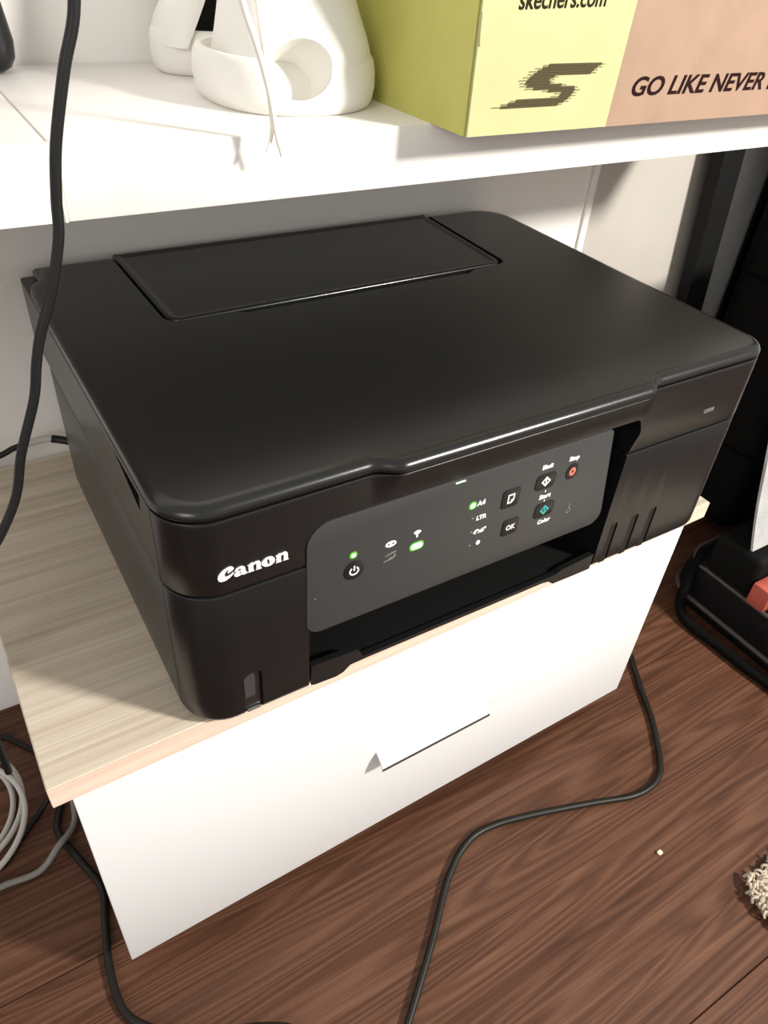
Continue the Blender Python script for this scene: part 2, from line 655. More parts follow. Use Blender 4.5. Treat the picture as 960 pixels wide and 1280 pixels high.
# lower body
lb = body_outline(0, 416, 0, 275, 25, 14, 14, 20)
bm = bmesh.new()
loft(bm, layered(lb, [(2.2, 7, 0), (2.2, 6.6, 0), (3.0, 3.4, 0), (5.0, 1.2, 0), (8, 0.1, 0), (20, 0, 0), (101.2, 0, 0), (102.2, 0.5, 0), (102.6, 1.4, 0), (102.6, 1.8, 0)]))
lower = from_bm('lower_body', bm, 'black', PRN)
c1 = bmesh.new()
prism_xz(c1, round_poly([(69.6, -6, 0), (297.4, -6, 0), (297.4, 112, 0), (69.6, 112, 0)]), -12, 236)
c2 = bmesh.new()      # ink window, left block
prism_xz(c2, round_poly([(29.4, 3.4, 1.2), (40.6, 3.4, 1.2), (40.6, 38.6, 3), (29.4, 38.6, 5)]), -12, 5.0)
cs = []
for xx in (306.0, 326.8, 345.5):
    b = bmesh.new()
    prism_xz(b, round_poly([(xx - 1.5, 4.0, 1.0), (xx + 5.6, 4.0, 1.0), (xx + 5.6, 42, 2.5), (xx - 1.5, 42, 2.5)]), -12, 2.2)
    cs.append(b)
c3 = bmesh.new()      # upright joint on the left side
bm_box(c3, -3, 0.5, 21.7, 22.4, -4, 110)
cut(lower, c1, c2, c3, *cs)
iw = bmesh.new()
prism_xz(iw, round_poly([(29.7, 3.7, 1.1), (40.3, 3.7, 1.1), (40.3, 38.3, 2.8), (29.7, 38.3, 4.6)]), 2.6, 4.8)
from_bm('ink_window', iw, 'ink_window', PRN)['label'] = 'smoked ink level window'
iw = bmesh.new()
prism_xz(iw, round_poly([(30.2, 17.5, 1), (36.5, 17.5, 1), (36.5, 36.5, 2.5), (30.2, 36.5, 4)]), 1.2, 2.6)
from_bm('ink_gauge', iw, 'ink_grey', PRN)['label'] = 'grey ink gauge insert'
box('ink_gauge', 31.0, 39.4, 0.9, 2.6, 4.4, 6.4, 'steel', PRN, 0.6, 2)['label'] = 'shiny strip at the window foot'
for xx in (306.0, 326.8, 345.5):
    iw = bmesh.new()
    prism_xz(iw, round_poly([(xx - 1.2, 4.3, 1.0), (xx + 5.3, 4.3, 1.0), (xx + 5.3, 41.7, 2.2), (xx - 1.2, 41.7, 2.2)]), 0.9, 2.1)
    from_bm('ink_window', iw, 'black_dark', PRN)['label'] = 'dark ink level slit'
for fx, fy in ((24, 30), (380, 30), (30, 240), (380, 240)):
    bm = bmesh.new()
    loft(bm, [[(fx + 8 * math.cos(a * math.pi / 8), fy + 8 * math.sin(a * math.pi / 8), z) for a in range(16)] for z in (0.0, 2.6)])
    from_bm('rubber_foot', bm, 'black_dark', PRN)

# scanner housing (upper body)
ub = body_outline(0, 416, 0, 312, 25, 3, 30, 20)
bm = bmesh.new()
loft(bm, layered(ub, [(103.6, 1.8, 0), (103.6, 1.3, 0), (104.0, 0.5, 0), (105.0, 0.0, 0), (126, 0, 0), (131, 0, 0.4), (139, 0, 3.0), (146.4, 0, 5.6), (148.5, 0.05, 6.2), (148.9, 0.3, 6.2), (149.0, 0.8, 6.2), (149.0, 1.4, 6.2)]))
upper = from_bm('scanner_housing', bm, 'black', PRN)
c1 = bmesh.new()      # bay of the control panel, open to the bottom
prism_xz(c1, round_poly([(67.0, 96, 0), (297.4, 96, 0), (297.4, 104.5, 0), (303.5, 118.5, 6), (299, 129.6, 5), (67.0, 129.6, 15)]), -14, 60)
c2 = bmesh.new()      # grip recess under the lid, left side
prism_yz(c2, [(79, 146.3), (37.5, 146.6), (40.5, 135.0), (44.5, 135.6)], -4, 7)
c3 = bmesh.new()
bm_box(c3, -3, 0.5, 21.7, 22.4, 100, 152)
cut(upper, c1, c2, c3)
# dark liner of the bay
bm = bmesh.new()
bm_box(bm, 68, 303, 59.2, 62, 96, 131)
from_bm('paper_exit', bm, 'black_dark', PRN)
bm = bmesh.new()
bm_box(bm, 70, 297.2, 234.8, 235.8, 2.5, 102)
from_bm('paper_exit', bm, 'black_dark', PRN)

# lid
lid_c = [(x, y) for x, y in body_outline(0, 416, 0, 309, 25, 3, 30, 20)]
# the left rear corner steps in
lid_c = [p for p in lid_c if not (p[0] < 12 and p[1] > 260)]
lid_c += [(8.6, 309), (8.6, 291), (6.5, 286), (1.8, 281), (0.4, 274), (0, 262)]
bm = bmesh.new()
loft(bm, layered(lid_c, [(149.9, 2.2, 7.6), (149.9, 1.8, 7.6), (150.3, 0.7, 7.6), (150.9, 0.1, 7.6), (151.8, 0, 7.6), (153.2, 0.3, 7.6), (154.5, 1.0, 7.6), (155.5, 2.0, 7.6), (156.3, 3.4, 7.6), (156.8, 5.0, 7.6), (157, 6.8, 7.6), (157, 7.4, 7.6)]))
lid = from_bm('scanner_lid', bm, 'black_lid', PRN, smooth=45)
pocket = round_poly([(62.6, 316, 0), (64.2, 185.4, 11), (110, 185.0, 1), (116, 181.2, 3), (296, 182.0, 3), (303, 186.0, 1), (336.5, 188.5, 9), (341.6, 316, 0)], 6)
c1 = bmesh.new()
prism_xy(c1, pocket, 151.2, 160)
cut(lid, c1, smooth=45)
fc = round_poly([(65.0, 311.6, 1), (66.4, 187.8, 10), (333.8, 190.6, 8), (339.4, 311.6, 1)], 6)
bm = bmesh.new()
rings = []
for z, ins in ((151.4, 0.6), (155.4, 0), (156.4, 0.4), (156.9, 1.2), (156.9, 3.2), (156.5, 4.2), (156.0, 6.6), (156.0, 7.2)):
    rings.append([(x, y, z + (0.5 if False else 0)) for x, y in offset_poly(fc, ins)])
loft(bm, rings)
cover = from_bm('rear_tray_cover', bm, 'black_lid', PRN, smooth=45)
cover['label'] = 'flush flap over the rear paper feed'

# control panel
YP = -0.6
pout = round_poly([(67.9, 51.2, 9), (289.5, 51.2, 9), (276.2, 129.0, 4), (67.9, 129.0, 14)], 7)
bm = bmesh.new()
prism_xz(bm, pout, 0.2, 6)
loft(bm, [[(x, 0.2, z) for x, z in pout], [(x, YP + 0.2, z) for x, z in pout], [(x, YP, z) for x, z in offset_poly(pout, 0.5)]], cap0=False)
panel = from_bm('control_panel', bm, 'panel', PRN)
panel['label'] = 'grey control panel with buttons and indicators'
YT = YP - 0.15


def button(outline, m='button', label=None, rise=0.55):
    bm = bmesh.new()
    loft(bm, [[(x, YP + 0.3, z) for x, z in outline], [(x, YP - rise * 0.6, z) for x, z in outline], [(x, YP - rise, z) for x, z in offset_poly(outline, 0.5)]])
    o = from_bm('button', bm, m, panel)
    if label:
        o['label'] = label
    return o


def rrect(cx, cz, w, h, r=1.6):
    return round_poly([(cx - w / 2, cz - h / 2, r), (cx + w / 2, cz - h / 2, r), (cx + w / 2, cz + h / 2, r), (cx - w / 2, cz + h / 2, r)], 5)


YB = YP - 0.62
# power
button(ellipse(95.6, 89.6, 6.2, 6.6, 32), label='round power button')
shape('icon', [arc_band(0, 0, 2.6, 0.9, math.radians(125), math.radians(415)), ], 95.6, 89.4, YB, 'print_white', panel)
shape('icon', [[(-0.45, 0.2), (0.45, 0.2), (0.45, 3.6), (-0.45, 3.6)]], 95.6, 89.4, YB - 0.02, 'print_white', panel)
# indicators
def led(cx, cz, w, h, lit=True, halo=True):
    if halo:
        shape('indicator_halo', [rrect(cx, cz, w + 2.2, h + 2.2, min(w, h) / 2 + 0.9)], 0, 0, YT + 0.06, 'led_halo', panel)  # green glow around the light, drawn as a flat emitting shape
    shape('indicator', [rrect(cx, cz, w, h, min(w, h) / 2 - 0.05)], 0, 0, YT - 0.12, 'led' if lit else 'led_off', panel)['label'] = 'lit green indicator' if lit else 'unlit indicator'


led(95.0, 100.6, 2.6, 2.6)
led(135.8, 90.8, 7.6, 4.0)
led(172.3, 106.4, 3.5, 3.5)
for zz in (96.6, 86.0, 75.2):
    led(173.6 + (96.6 - zz) * 0.06, zz, 1.9, 1.1, False, False)
# paper status icon under the link icon
shape('icon', [[(-3.6, 0.2), (3.8, 1.4), (3.8, 2.4), (-2.2, 1.6), (-2.2, 0.9), (-3.6, 0.9)], [(-4.2, -3.6), (1.5, -3.0), (3.6, -1.6), (3.6, 0.2), (2.2, 0.2), (2.2, -1.0), (-1.0, -1.4), (-1.0, -2.2), (-4.2, -2.8)]], 118.4, 90.6, YT, 'led_off', panel)
# link icon
shape('icon', [ellipse(0, 0, 3.5, 2.1), ellipse(-1.4, 0, 0.8, 0.75, 12), ellipse(1.4, 0, 0.8, 0.75, 12)], 118.2, 99.2, YT, 'print_white', panel)
# wireless icon
shape('icon', [[(-2.6, 1.6), (-1.4, 2.5), (0, 2.8), (1.4, 2.5), (2.6, 1.6), (0.55, -0.5), (0.55, -2.2), (-0.55, -2.2), (-0.55, -0.5)]], 135.2, 99.6, YT, 'print_white', panel)
# paper sizes
text('lettering', 'A4', 4.8, 175.6, 104.8, YT, 'print_white', panel, bold=0.2)
text('lettering', 'LTR', 4.2, 176.6, 93.9, YT, 'print_white', panel, bold=0.2)
text('lettering', '4"x6"', 4.2, 176.2, 83.2, YT, 'print_white', panel, bold=0.2)
shape('icon', [ellipse(0, 0, 1.5, 1.7)], 181.3, 75.2, YT, 'print_white', panel)
# page select / OK
button(rrect(200.6, 102.2, 13.2, 14.0, 2.4), label='page size button')
shape('icon', [[(-2.5, -3.3), (0.9, -3.3), (2.5, -1.4), (2.5, 3.3), (-2.5, 3.3)], [(-1.6, -2.4), (0.2, -2.4), (0.2, -0.6), (1.6, -0.6), (1.6, 2.4), (-1.6, 2.4)]], 200.6, 102.0, YB, 'print_white', panel)
button(rrect(205.0, 78.6, 12.6, 12.8, 2.4), label='OK button')
text('lettering', 'OK', 5.2, 205.0, 76.7, YB, 'print_white', panel, bold=0.12, align='CENTER', sx=0.9)


def start_icon(x, z, m):
    shape('icon', [[(-3.7, 0), (0, -3.7), (3.7, 0), (0, 3.7)], [(-2.3, 0), (0, -2.3), (2.3, 0), (0, 2.3)]], x, z, YB, m, panel)
    shape('icon', [[(-0.45, -1.5), (0.45, -1.9), (0.45, 1.5), (-0.45, 1.9)]], x, z, YB - 0.02, m, panel)


button(rrect(226.6, 106.0, 15.6, 12.0, 3.6), label='black start button')
start_icon(226.6, 106.0, 'print_white')
button(rrect(231.2, 78.8 + 3.8, 15.6, 12.0, 3.6), label='colour start button')
start_icon(231.2, 82.6, 'print_teal')
text('lettering', 'Black', 4.3, 225.6, 115.6, YT, 'print_white', panel, bold=0.17, align='CENTER', sx=0.92)
text('lettering', 'Start', 4.6, 229.2, 92.2, YT, 'print_white', panel, bold=0.17, align='CENTER')
shape('icon', [[(-0.3, -0.7), (0.3, -0.7), (0.3, 0.7), (-0.3, 0.7)]], 228.6, 97.6, YT, 'print_white', panel)
shape('icon', [[(-0.3, -0.7), (0.3, -0.7), (0.3, 0.7), (-0.3, 0.7)]], 229.6, 90.0, YT, 'print_white', panel)
text('lettering', 'Color', 4.3, 233.6, 71.2, YT, 'print_white', panel, bold=0.17, align='CENTER')
button(ellipse(247.6, 106.6, 4.9, 6.0, 30), label='round stop button')
shape('icon', [ellipse(0, 0, 2.5, 3.0), ellipse(0, 0, 1.0, 1.15, 12)], 247.6, 106.6, YB, 'print_red', panel)
text('lettering', 'Stop', 4.4, 246.8, 115.2, YT, 'print_white', panel, bold=0.17, align='CENTER')
# faint drop-shaped warning mark, a small dot, the status bar at the top edge
shape('icon', [[(-0.35, 0.6), (0.35, 0.6), (0.35, 5.2), (-0.35, 5.2)]], 253.6, 74.6, YT, 'led_off', panel)
shape('icon', [arc_band(0, 0, 1.7, 0.6, 0, 2 * math.pi - 0.01)], 253.8, 73.6, YT, 'led_off', panel)
shape('icon', [ellipse(0, 0, 0.4, 0.4, 10)], 72.6, 78.2, YT, 'print_grey', panel)
shape('indicator', [[(-3.2, -0.25), (3.2, -0.25), (3.2, 0.3), (-3.2, 0.3)]], 160.4, 127.2, YT - 0.25, 'led', panel, 0.3)['label'] = 'slim lit status bar'

# brand lettering on the housing
def canon():
    loops = []
    # C: crescent with a beak
    out = [(8.3, 6.1), (7.7, 6.9), (6.5, 7.45), (5.0, 7.3), (3.2, 6.6), (1.6, 5.4), (0.5, 3.9), (0.05, 2.4), (0.3, 1.0), (1.2, 0.1), (2.6, -0.25), (4.2, -0.05), (5.8, 0.75), (7.2, 1.9), (8.2, 3.0), (7.75, 3.2),
           (6.5, 2.4), (5.3, 1.85), (4.3, 1.75), (3.6, 2.2), (3.35, 3.1), (3.6, 4.2), (4.2, 5.2), (4.9, 5.9), (5.6, 6.2), (5.95, 5.9), (5.6, 5.2), (5.0, 4.6), (5.4, 4.0), (6.7, 4.5), (7.8, 5.2)]
    loops.append(out)

    def n(x, w=7.2, h=5.3):
        P = [(0.0, 0.86), (0.42, 1.0), (0.43, 0.89), (0.56, 0.98), (0.72, 1.0), (0.90, 0.93), (0.96, 0.76), (0.96, 0.07), (1.04, 0), (0.58, 0), (0.65, 0.07), (0.65, 0.70), (0.60, 0.79), (0.50, 0.79), (0.42, 0.68), (0.42, 0.07), (0.49, 0), (0.0, 0), (0.09, 0.07), (0.09, 0.80)]
        return [(x + a * w, b * h) for a, b in P]

    # a
    ax, aw, ah = 8.0, 6.9, 5.3
    P = [(0.06, 0.70), (0.22, 0.92), (0.48, 1.02), (0.72, 0.96), (0.86, 0.78), (0.88, 0.16), (1.0, 0.10), (0.96, 0.0), (0.66, -0.02), (0.58, 0.10), (0.42, 0.0), (0.22, -0.03), (0.06, 0.08), (0.02, 0.26), (0.10, 0.42), (0.30, 0.54), (0.56, 0.60), (0.56, 0.76), (0.46, 0.84), (0.36, 0.80), (0.32, 0.68), (0.18, 0.62)]
    loops.append([(ax + a * aw, b * ah) for a, b in P])
    loops.append([(ax + a * aw, b * ah) for a, b in [(0.56, 0.46), (0.42, 0.38), (0.36, 0.24), (0.46, 0.16), (0.56, 0.22)]])
    loops.append(n(15.0))
    loops.append(ellipse(25.9, 2.65, 3.5, 2.85, 32))
    loops.append(ellipse(25.9, 2.65, 0.62, 2.05, 20, 0.16))
    loops.append(n(29.6, 6.9))
    return loops


shape('brand_lettering', canon(), 21.2, 113.4, -0.25, 'print_white', PRN, 0.35)
text('model_lettering', 'G3030', 4.2, 363.2, 116.9, -0.1, 'print_grey', PRN, bold=0.05, sx=0.88)

# output tray lip: thin plate with two raised clips
tp = [(71.2, 5.4), (74, 4.4), (88, 3.4), (93, 4.8), (97.5, 8.9), (110, 9.2), (250, 8.6), (256, 7.6), (261, 3.4), (282, 2.6), (296.4, 2.6), (296.4, 17.0), (266, 14.2), (261.5, 12.0), (106.4, 12.2), (102.4, 20.4), (71.2, 22.2)]
bm = bmesh.new()
prism_xz(bm, tp, 0.6, 4.6)
from_bm('output_tray', bm, 'black', PRN, smooth=20)
box('output_tray', 72, 296, 4.7, 200, 7.4, 9.8, 'black_dark', PRN)

# ------------------------------------------------------------------ shelf above the printer
SHZ, SHB, SHY = 277.0, 246.0, 116.6
shf = box('shelf', 6.8, 640, SHY, 319.5, SHB, SHZ, 'shelf_white', None, 0.8, 2, loc=W(300, 320, SHB))
tag(shf, 'long white shelf board on the wall above the printer, carrying the shoe box', 'shelf')
bm = bmesh.new()
loft(bm, [[(x, SHY + 0.6, SHB), (x, SHY + 0.6, SHZ - c), (x, SHY + 0.7 + c * 1.25, SHZ), (x, 319.5, SHZ), (x, 319.5, SHB)] for x, c in ((5.2, 0.4), (-14, 12.5), (-420, 13.0))])
sh2 = from_bm('shelf', bm, 'shelf_white', None, W(-150, 320, SHB))
tag(sh2, 'white shelf board at the upper left, abutting the long shelf behind the hanging black cable', 'shelf')
e2 = box('edge_band', 5.3, 6.7, SHY - 0.1, SHY + 14, SHB, SHZ - 0.3, 'white_edge', sh2)

# ------------------------------------------------------------------ shoe box on the shelf
BX0, BX1, BY0, BY1, BZ0, BZ1 = 201.7, 545.0, 85.0, 246.0, SHZ, SHZ + 124.0
sb = thing('shoe_box', 'lime and brown cardboard shoe box standing at the front of the white shelf', 'box', 370, 190, BZ0)
bm = bmesh.new()
prism_xz(bm, [(BX0 + 0.6, BZ0), (300.6, BZ0), (306.5, BZ1), (BX0 + 0.2, BZ1)], BY0, BY0 + 1.6)
from_bm('front_panel', bm, 'lime', sb)['label'] = 'lime part of the front'
bm = bmesh.new()
prism_xz(bm, [(300.65, BZ0), (BX1, BZ0), (BX1, BZ1), (306.55, BZ1)], BY0, BY0 + 1.6)
from_bm('front_panel', bm, 'kraft', sb)['label'] = 'brown part of the front'
bm = bmesh.new()
bm_box(bm, BX0 - 0.4, BX0 + 1.2, BY0 + 1.9, BY1, BZ0, BZ1)
from_bm('side_panel', bm, 'olive', sb)['label'] = 'olive green side'
box('side_panel', BX1 - 1.6, BX1, BY0 + 1.7, BY1, BZ0, BZ1, 'kraft', sb)
box('back_panel', BX0 + 1.3, BX1 - 1.7, BY1 - 1.6, BY1, BZ0, BZ1, 'kraft', sb)
box('base_panel', BX0 + 1.3, BX1 - 1.7, BY0 + 1.7, BY1 - 1.7, BZ0, BZ0 + 1.5, 'kraft', sb)
box('lid', BX0 + 1.3, BX1 - 1.7, BY0 + 1.7, BY1 - 1.7, BZ1 - 1.5, BZ1, 'kraft', sb)
bm = bmesh.new()      # torn tab at the left corner
prism_xz(bm, [(201.4, 331.0), (207.6, 327.0), (205.4, 320.5), (202.2, 317.0), (201.6, 323)], BY0 - 1.6, BY0 - 0.2)
from_bm('tab', bm, 'lime', sb)
YBX = BY0 - 0.15
text('lettering', 'skechers.com', 11.6, 223.6, 332.2, YBX, 'text_brown', sb, bold=0.16, shear=0.12, sx=0.90, rot=0.035)
text('lettering', 'GO LIKE NEVER BEFORE', 13.4, 313.4, 292.2, YBX, 'maroon', sb, bold=0.30, shear=0.22, sx=1.26)
rows = [(0.00, 247.5, 288), (0.07, 243.5, 285.6), (0.14, 240.6, 283.6), (0.21, 238.2, 281.8), (0.28, 236.2, 256), (0.35, 234.6, 253), (0.42, 233.6, 254),
        (0.49, 235.0, 262), (0.56, 239.5, 271.5), (0.63, 250.0, 272.2), (0.70, 259.5, 271.2), (0.77, 258.5, 270.0), (0.84, 229.0, 268.2), (0.91, 224.0, 265.8), (0.98, 219.4, 262)]
z_top, z_bot = 308.4, 289.6
loops, loops2 = [], []
for i, (t, xl, xr) in enumerate(rows):
    zt = z_top + (z_bot - z_top) * t
    hh = 0.075 * (z_top - z_bot) / 2
    sk = 0.4
    loops.append([(xl + 1.6, zt - hh), (xr - 1.6, zt - hh), (xr - 0.8, zt + hh), (xl + 2.4, zt + hh)])
    loops2.append([(xl - 2.2 - (i % 3), zt - hh * 0.5), (xl + 3, zt - hh * 0.5), (xl + 3, zt + hh * 0.3), (xl - 1.4 - (i % 3), zt + hh * 0.3)])
    loops2.append([(xr - 3, zt - hh * 0.5), (xr + 1.2 + (i % 2), zt - hh * 0.5), (xr + 1.8 + (i % 2), zt + hh * 0.3), (xr - 3, zt + hh * 0.3)])
bm = bmesh.new()


def flat_quads(name, L, y, m, parent, d=0.15):
    bm = bmesh.new()
    for lp in L:
        prism_xz(bm, lp, y - d, y)
    return from_bm(name, bm, m, parent, smooth=None)


bm.free()
flat_quads('emblem', loops, BY0 - 0.06, 'olive_ink', sb)
flat_quads('emblem', loops2, BY0 - 0.02, 'olive_ink_pale', sb, 0.1)


# ------------------------------------------------------------------ white foam clogs
def egg(cx, cy, hw, hl, p=0.84, n=48, taper=0.0):
    out = []
    for i in range(n):
        q = 2 * math.pi * i / n
        c, sn = math.cos(q), math.sin(q)
        yy = math.copysign(abs(sn) ** p, sn)
        xx = math.copysign(abs(c) ** p, c) * (1 - taper * max(0, yy))
        out.append((cx + xx * hw, cy + yy * hl))
    return out


def vent(c, d, rx, rz, depth):
    c, d = Vector(c), Vector(d).normalized()
    e1 = d.cross(Vector((0, 0, 1))).normalized()
    e2 = e1.cross(d)
    b = bmesh.new()
    loft(b, [[tuple(c + d * k + e1 * (rx * g * math.cos(q * math.pi / 16)) + e2 * (rz * g * math.sin(q * math.pi / 16))) for q in range(32)] for k, g in ((-depth, 0.86), (22, 1.0))])
    return b


# front clog, toe towards the room
ck = thing('clog', 'chunky white foam clog with a large oval vent, in front, beside the lime shoe box', 'shoe', 150, 194, SHZ)
bm = bmesh.new()
loft(bm, [[(x, y, SHZ + z) for x, y in egg(150, 193, 48 + g, 51 + g)] for z, g in ((0, -5), (0.1, -4.4), (1.5, -2.2), (5, -0.5), (11, 0.6), (18, 0.4), (23, -0.6), (25.4, -2.2), (26, -3.6), (25.2, -5.4), (20, -6.5), (20, -7.5))])
sole = from_bm('sole', bm, 'foam', ck, smooth=50)
bm = bmesh.new()
UP = [(1, 41.0, 144.6, 236), (18, 42.0, 142.6, 236), (24, 41.6, 142.6, 235), (28, 41.0, 143.6, 233.5), (34, 39.6, 147, 232), (42, 37.6, 153, 230.5), (52, 35.4, 160, 229), (64, 33.6, 168, 228), (78, 32.6, 176, 227.5), (90, 32.0, 181, 227), (95, 31.4, 182.2, 226.4), (96.6, 29.6, 184, 224.6), (96.8, 28.0, 185.6, 223), (94, 26.6, 187, 221.6), (80, 26.0, 187.6, 221), (80, 25.5, 188.1, 220.5)]
loft(bm, [[(x, y, SHZ + z) for x, y in egg(152 + 0.03 * z, (y0 + y1) / 2, hw, (y1 - y0) / 2, 0.88)] for z, hw, y0, y1 in UP])
upp = from_bm('upper', bm, 'foam', ck, smooth=50)
VC, VD = (138.0, 147.0, SHZ + 21.5), (0.02, -0.86, 0.50)
cut(upp, vent(VC, VD, 17.4, 14.2, 19), vent((136, 171, SHZ + 64), (-0.1, -0.8, 0.6), 9, 10, 12), smooth=50)
cut(sole, vent(VC, VD, 17.6, 14.4, 26), smooth=50)
bm = bmesh.new()
loft(bm, [[(x, y, SHZ + z) for x, y in egg(154.6, 204.4, 25, 16, 0.88)] for z in (80.3, 82)])
from_bm('insole', bm, 'foam_dark', ck)

# rear clog, lying crosswise behind it, toe to the left
rk = thing('clog', 'white foam clog with a dark opening, lying crosswise at the back behind the other clog', 'shoe', 168, 284, SHZ)
bm = bmesh.new()
loft(bm, [[(x, y, SHZ + z) for x, y in egg(170, 284, 66 + g, 31 + g, 0.8)] for z, g in ((0, -5), (0.1, -4.4), (1.5, -2.2), (5, -0.5), (11, 0.5), (18, 0.3), (22, -0.6), (24, -2.0), (24.6, -3.2), (24.0, -4.6), (18, -5.5), (18, -6.5))])
from_bm('sole', bm, 'foam', rk, smooth=50)
bm = bmesh.new()
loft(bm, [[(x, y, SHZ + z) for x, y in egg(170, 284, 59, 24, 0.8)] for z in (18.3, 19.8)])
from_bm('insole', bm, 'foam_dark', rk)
bm = bmesh.new()
G = []
for i in range(17):
    u = i / 16
    k = math.sin(u * math.pi / 2)
    row = []
    for j in range(25):
        a = math.pi * j / 24
        zz = 16 + (8 + 44 * u ** 0.8) * k ** 0.35 * math.sin(a) ** 0.9
        yy = 284 + math.copysign(abs(math.cos(a)) ** 0.85, math.cos(a)) * 27.5 * k ** 0.5 * (1 - 0.004 * (zz - 16))
        row.append(bm.verts.new(W(105 + 12 * u + 0.62 * (zz - 16) * u, yy, SHZ + zz)))
    G.append(row)
for i in range(16):
    for j in range(24):
        bm.faces.new((G[i][j], G[i][j + 1], G[i + 1][j + 1], G[i + 1][j]))
bmesh.ops.remove_doubles(bm, verts=bm.verts[:], dist=1e-5)
hood = from_bm('upper', bm, 'foam', rk, smooth=60)
md = hood.modifiers.new('thick', 'SOLIDIFY')
md.thickness = 0.0032
md.offset = -1.0
apply_mods(hood)
finish(hood.data, 60)

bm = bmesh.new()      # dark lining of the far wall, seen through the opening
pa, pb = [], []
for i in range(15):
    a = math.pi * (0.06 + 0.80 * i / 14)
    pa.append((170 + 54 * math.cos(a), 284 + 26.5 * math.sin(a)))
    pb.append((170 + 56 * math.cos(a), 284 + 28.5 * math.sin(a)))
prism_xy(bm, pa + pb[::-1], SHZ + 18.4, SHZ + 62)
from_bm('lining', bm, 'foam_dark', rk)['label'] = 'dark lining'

# thin white cord hanging in front of the shelf
cordt = thing('hanging_string', 'thin white string with a split end hanging in front of the white clog', 'string', 104, 100, 271)
tube('strand', [(72, 100, 420), (84, 100, 352), (88.5, 100, 332), (95, 100, 314), (99.8, 100, 297), (102.4, 100, 281), (105.2, 100, 271)], lambda t: 1.55 if t < 0.75 else 1.3 - 1.6 * (t - 0.75), 'string', cordt, 8, 6)
tube('strand', [(88, 102.5, 420), (94, 102.5, 352), (96.2, 102.5, 333), (98.8, 102.5, 314), (100.6, 102.5, 297), (101.6, 102.8, 283), (98.8, 102.5, 272.5)], lambda t: 1.4 if t < 0.75 else 1.2 - 1.6 * (t - 0.75), 'string', cordt, 8, 6)

# black object at the upper left on the shelf
bm = bmesh.new()
loft(bm, [[(cxx + a * sc, 299 + b * sc, z) for a, b in round_poly([(-36, -16, 10), (26, -16, 10), (26, 16, 10), (-36, 16, 10)], 5)] for cxx, z, sc in
          ((0, SHZ, 0.62), (0, SHZ + 0.6, 0.7), (0, SHZ + 3, 0.86), (0, SHZ + 8, 0.97), (0, SHZ + 16, 1.0), (-2, SHZ + 45, 0.93), (-6, SHZ + 110, 0.85), (-6, SHZ + 118, 0.8), (-6, SHZ + 120, 0.7))])
bo = from_bm('rounded_case', bm, 'black', None, W(0, 299, SHZ), 50)
tag(bo, 'black rounded case standing on the shelf at the upper left corner', 'case')

# ------------------------------------------------------------------ cables
tag(tube('hanging_cable', [(22, 78, 440), (19, 80, 365), (16.6, 80, 333), (9, 80, 312), (1.2, 80, 287.4), (-2.6, 80, 268), (-5.0, 80, 252), (-12, 80, 231), (-20.6, 80, 212), (-25, 80, 199), (-29.7, 80, 182.3), (-41, 80, 156), (-48.4, 80, 133.6), (-60.5, 80, 112.8), (-84, 80, 80), (-96, 84, 20), (-100, 90, -80)], 2.3, 'cord', None, 12, 8),
    'thick black cable hanging down past the shelf edge left of the printer', 'cable')
uc = thing('usb_cable', 'black cable with a white sleeve lying behind the printer at the wall', 'cable', -48, 300, 18)
tube('cord', [(-260, 302, -40), (-150, 302, 4), (-75, 301, 13), (-46, 300, 19), (-36, 300, 22.5), (-27, 300, 24.2)], 2.3, 'cord', uc)
tube('sleeve', [(-27.5, 300, 24.1), (-22, 300, 24.4), (-14, 300, 24.8), (-6, 299, 24.4)], 2.7, 'cord_white', uc)['label'] = 'white sleeve'
tube('plug', [(-7, 299, 24.2), (-1.5, 297, 23), (6, 292, 22), (14, 284, 22), (18, 275.3, 22)], 3.1, 'cord', uc)

FC = FZ + 3.2
tag(tube('power_cord', [(575, 312, FC), (545, 190, FC), (518, 80, FC), (500, 45, FC), (486, 22, FC), (467, -11, FC), (447, -38, FC), (434, -53, FC), (424, -61, FC), (406, -66, FC), (382, -64, FC), (348, -52, FC), (312, -40, FC), (280, -30, FC), (250, -22.5, FC), (226, -21, FC), (206, -27, FC), (190, -36, FC), (175, -47, FC), (141, -77, FC), (95, -114, FC), (50, -150, FC), (20, -260, FC)], 3.0, 'cord_brown', None, 10, 8),
    'black cord winding over the floorboards in front of the cabinet, right of centre', 'cord')
tag(tube('power_cord', [(-88, 300, FC), (-84, 230, FC), (-85, 192, FC), (-94, 163, FC), (-84, 128, FC), (-74, 95, FC), (-79, 66, FC), (-84, 39, FC), (-85.5, 14, FC), (-83, -4, FC), (-74, -18, FC), (-56, -36, FC), (-30, -51, FC), (2, -63, FC), (22, -84, FC), (10, -140, FC), (-40, -260, FC)], 3.0, 'cord_brown', None, 10, 8),
    'black cord on the floor beside the left lower corner of the white drawer', 'cord')


def coil(name, label, turns, m, r, z0):
    P = []
    for (cx, cy, rx, ry, a0, a1, dz) in turns:
        n = max(6, int(abs(a1 - a0) / 0.35))
        for i in range(n):
            a = a0 + (a1 - a0) * i / n
            P.append((cx + rx * math.cos(a), cy + ry * math.sin(a), z0 + dz))
    return tag(tube(name, P, r, m, None, 9, 4), label, 'cable')


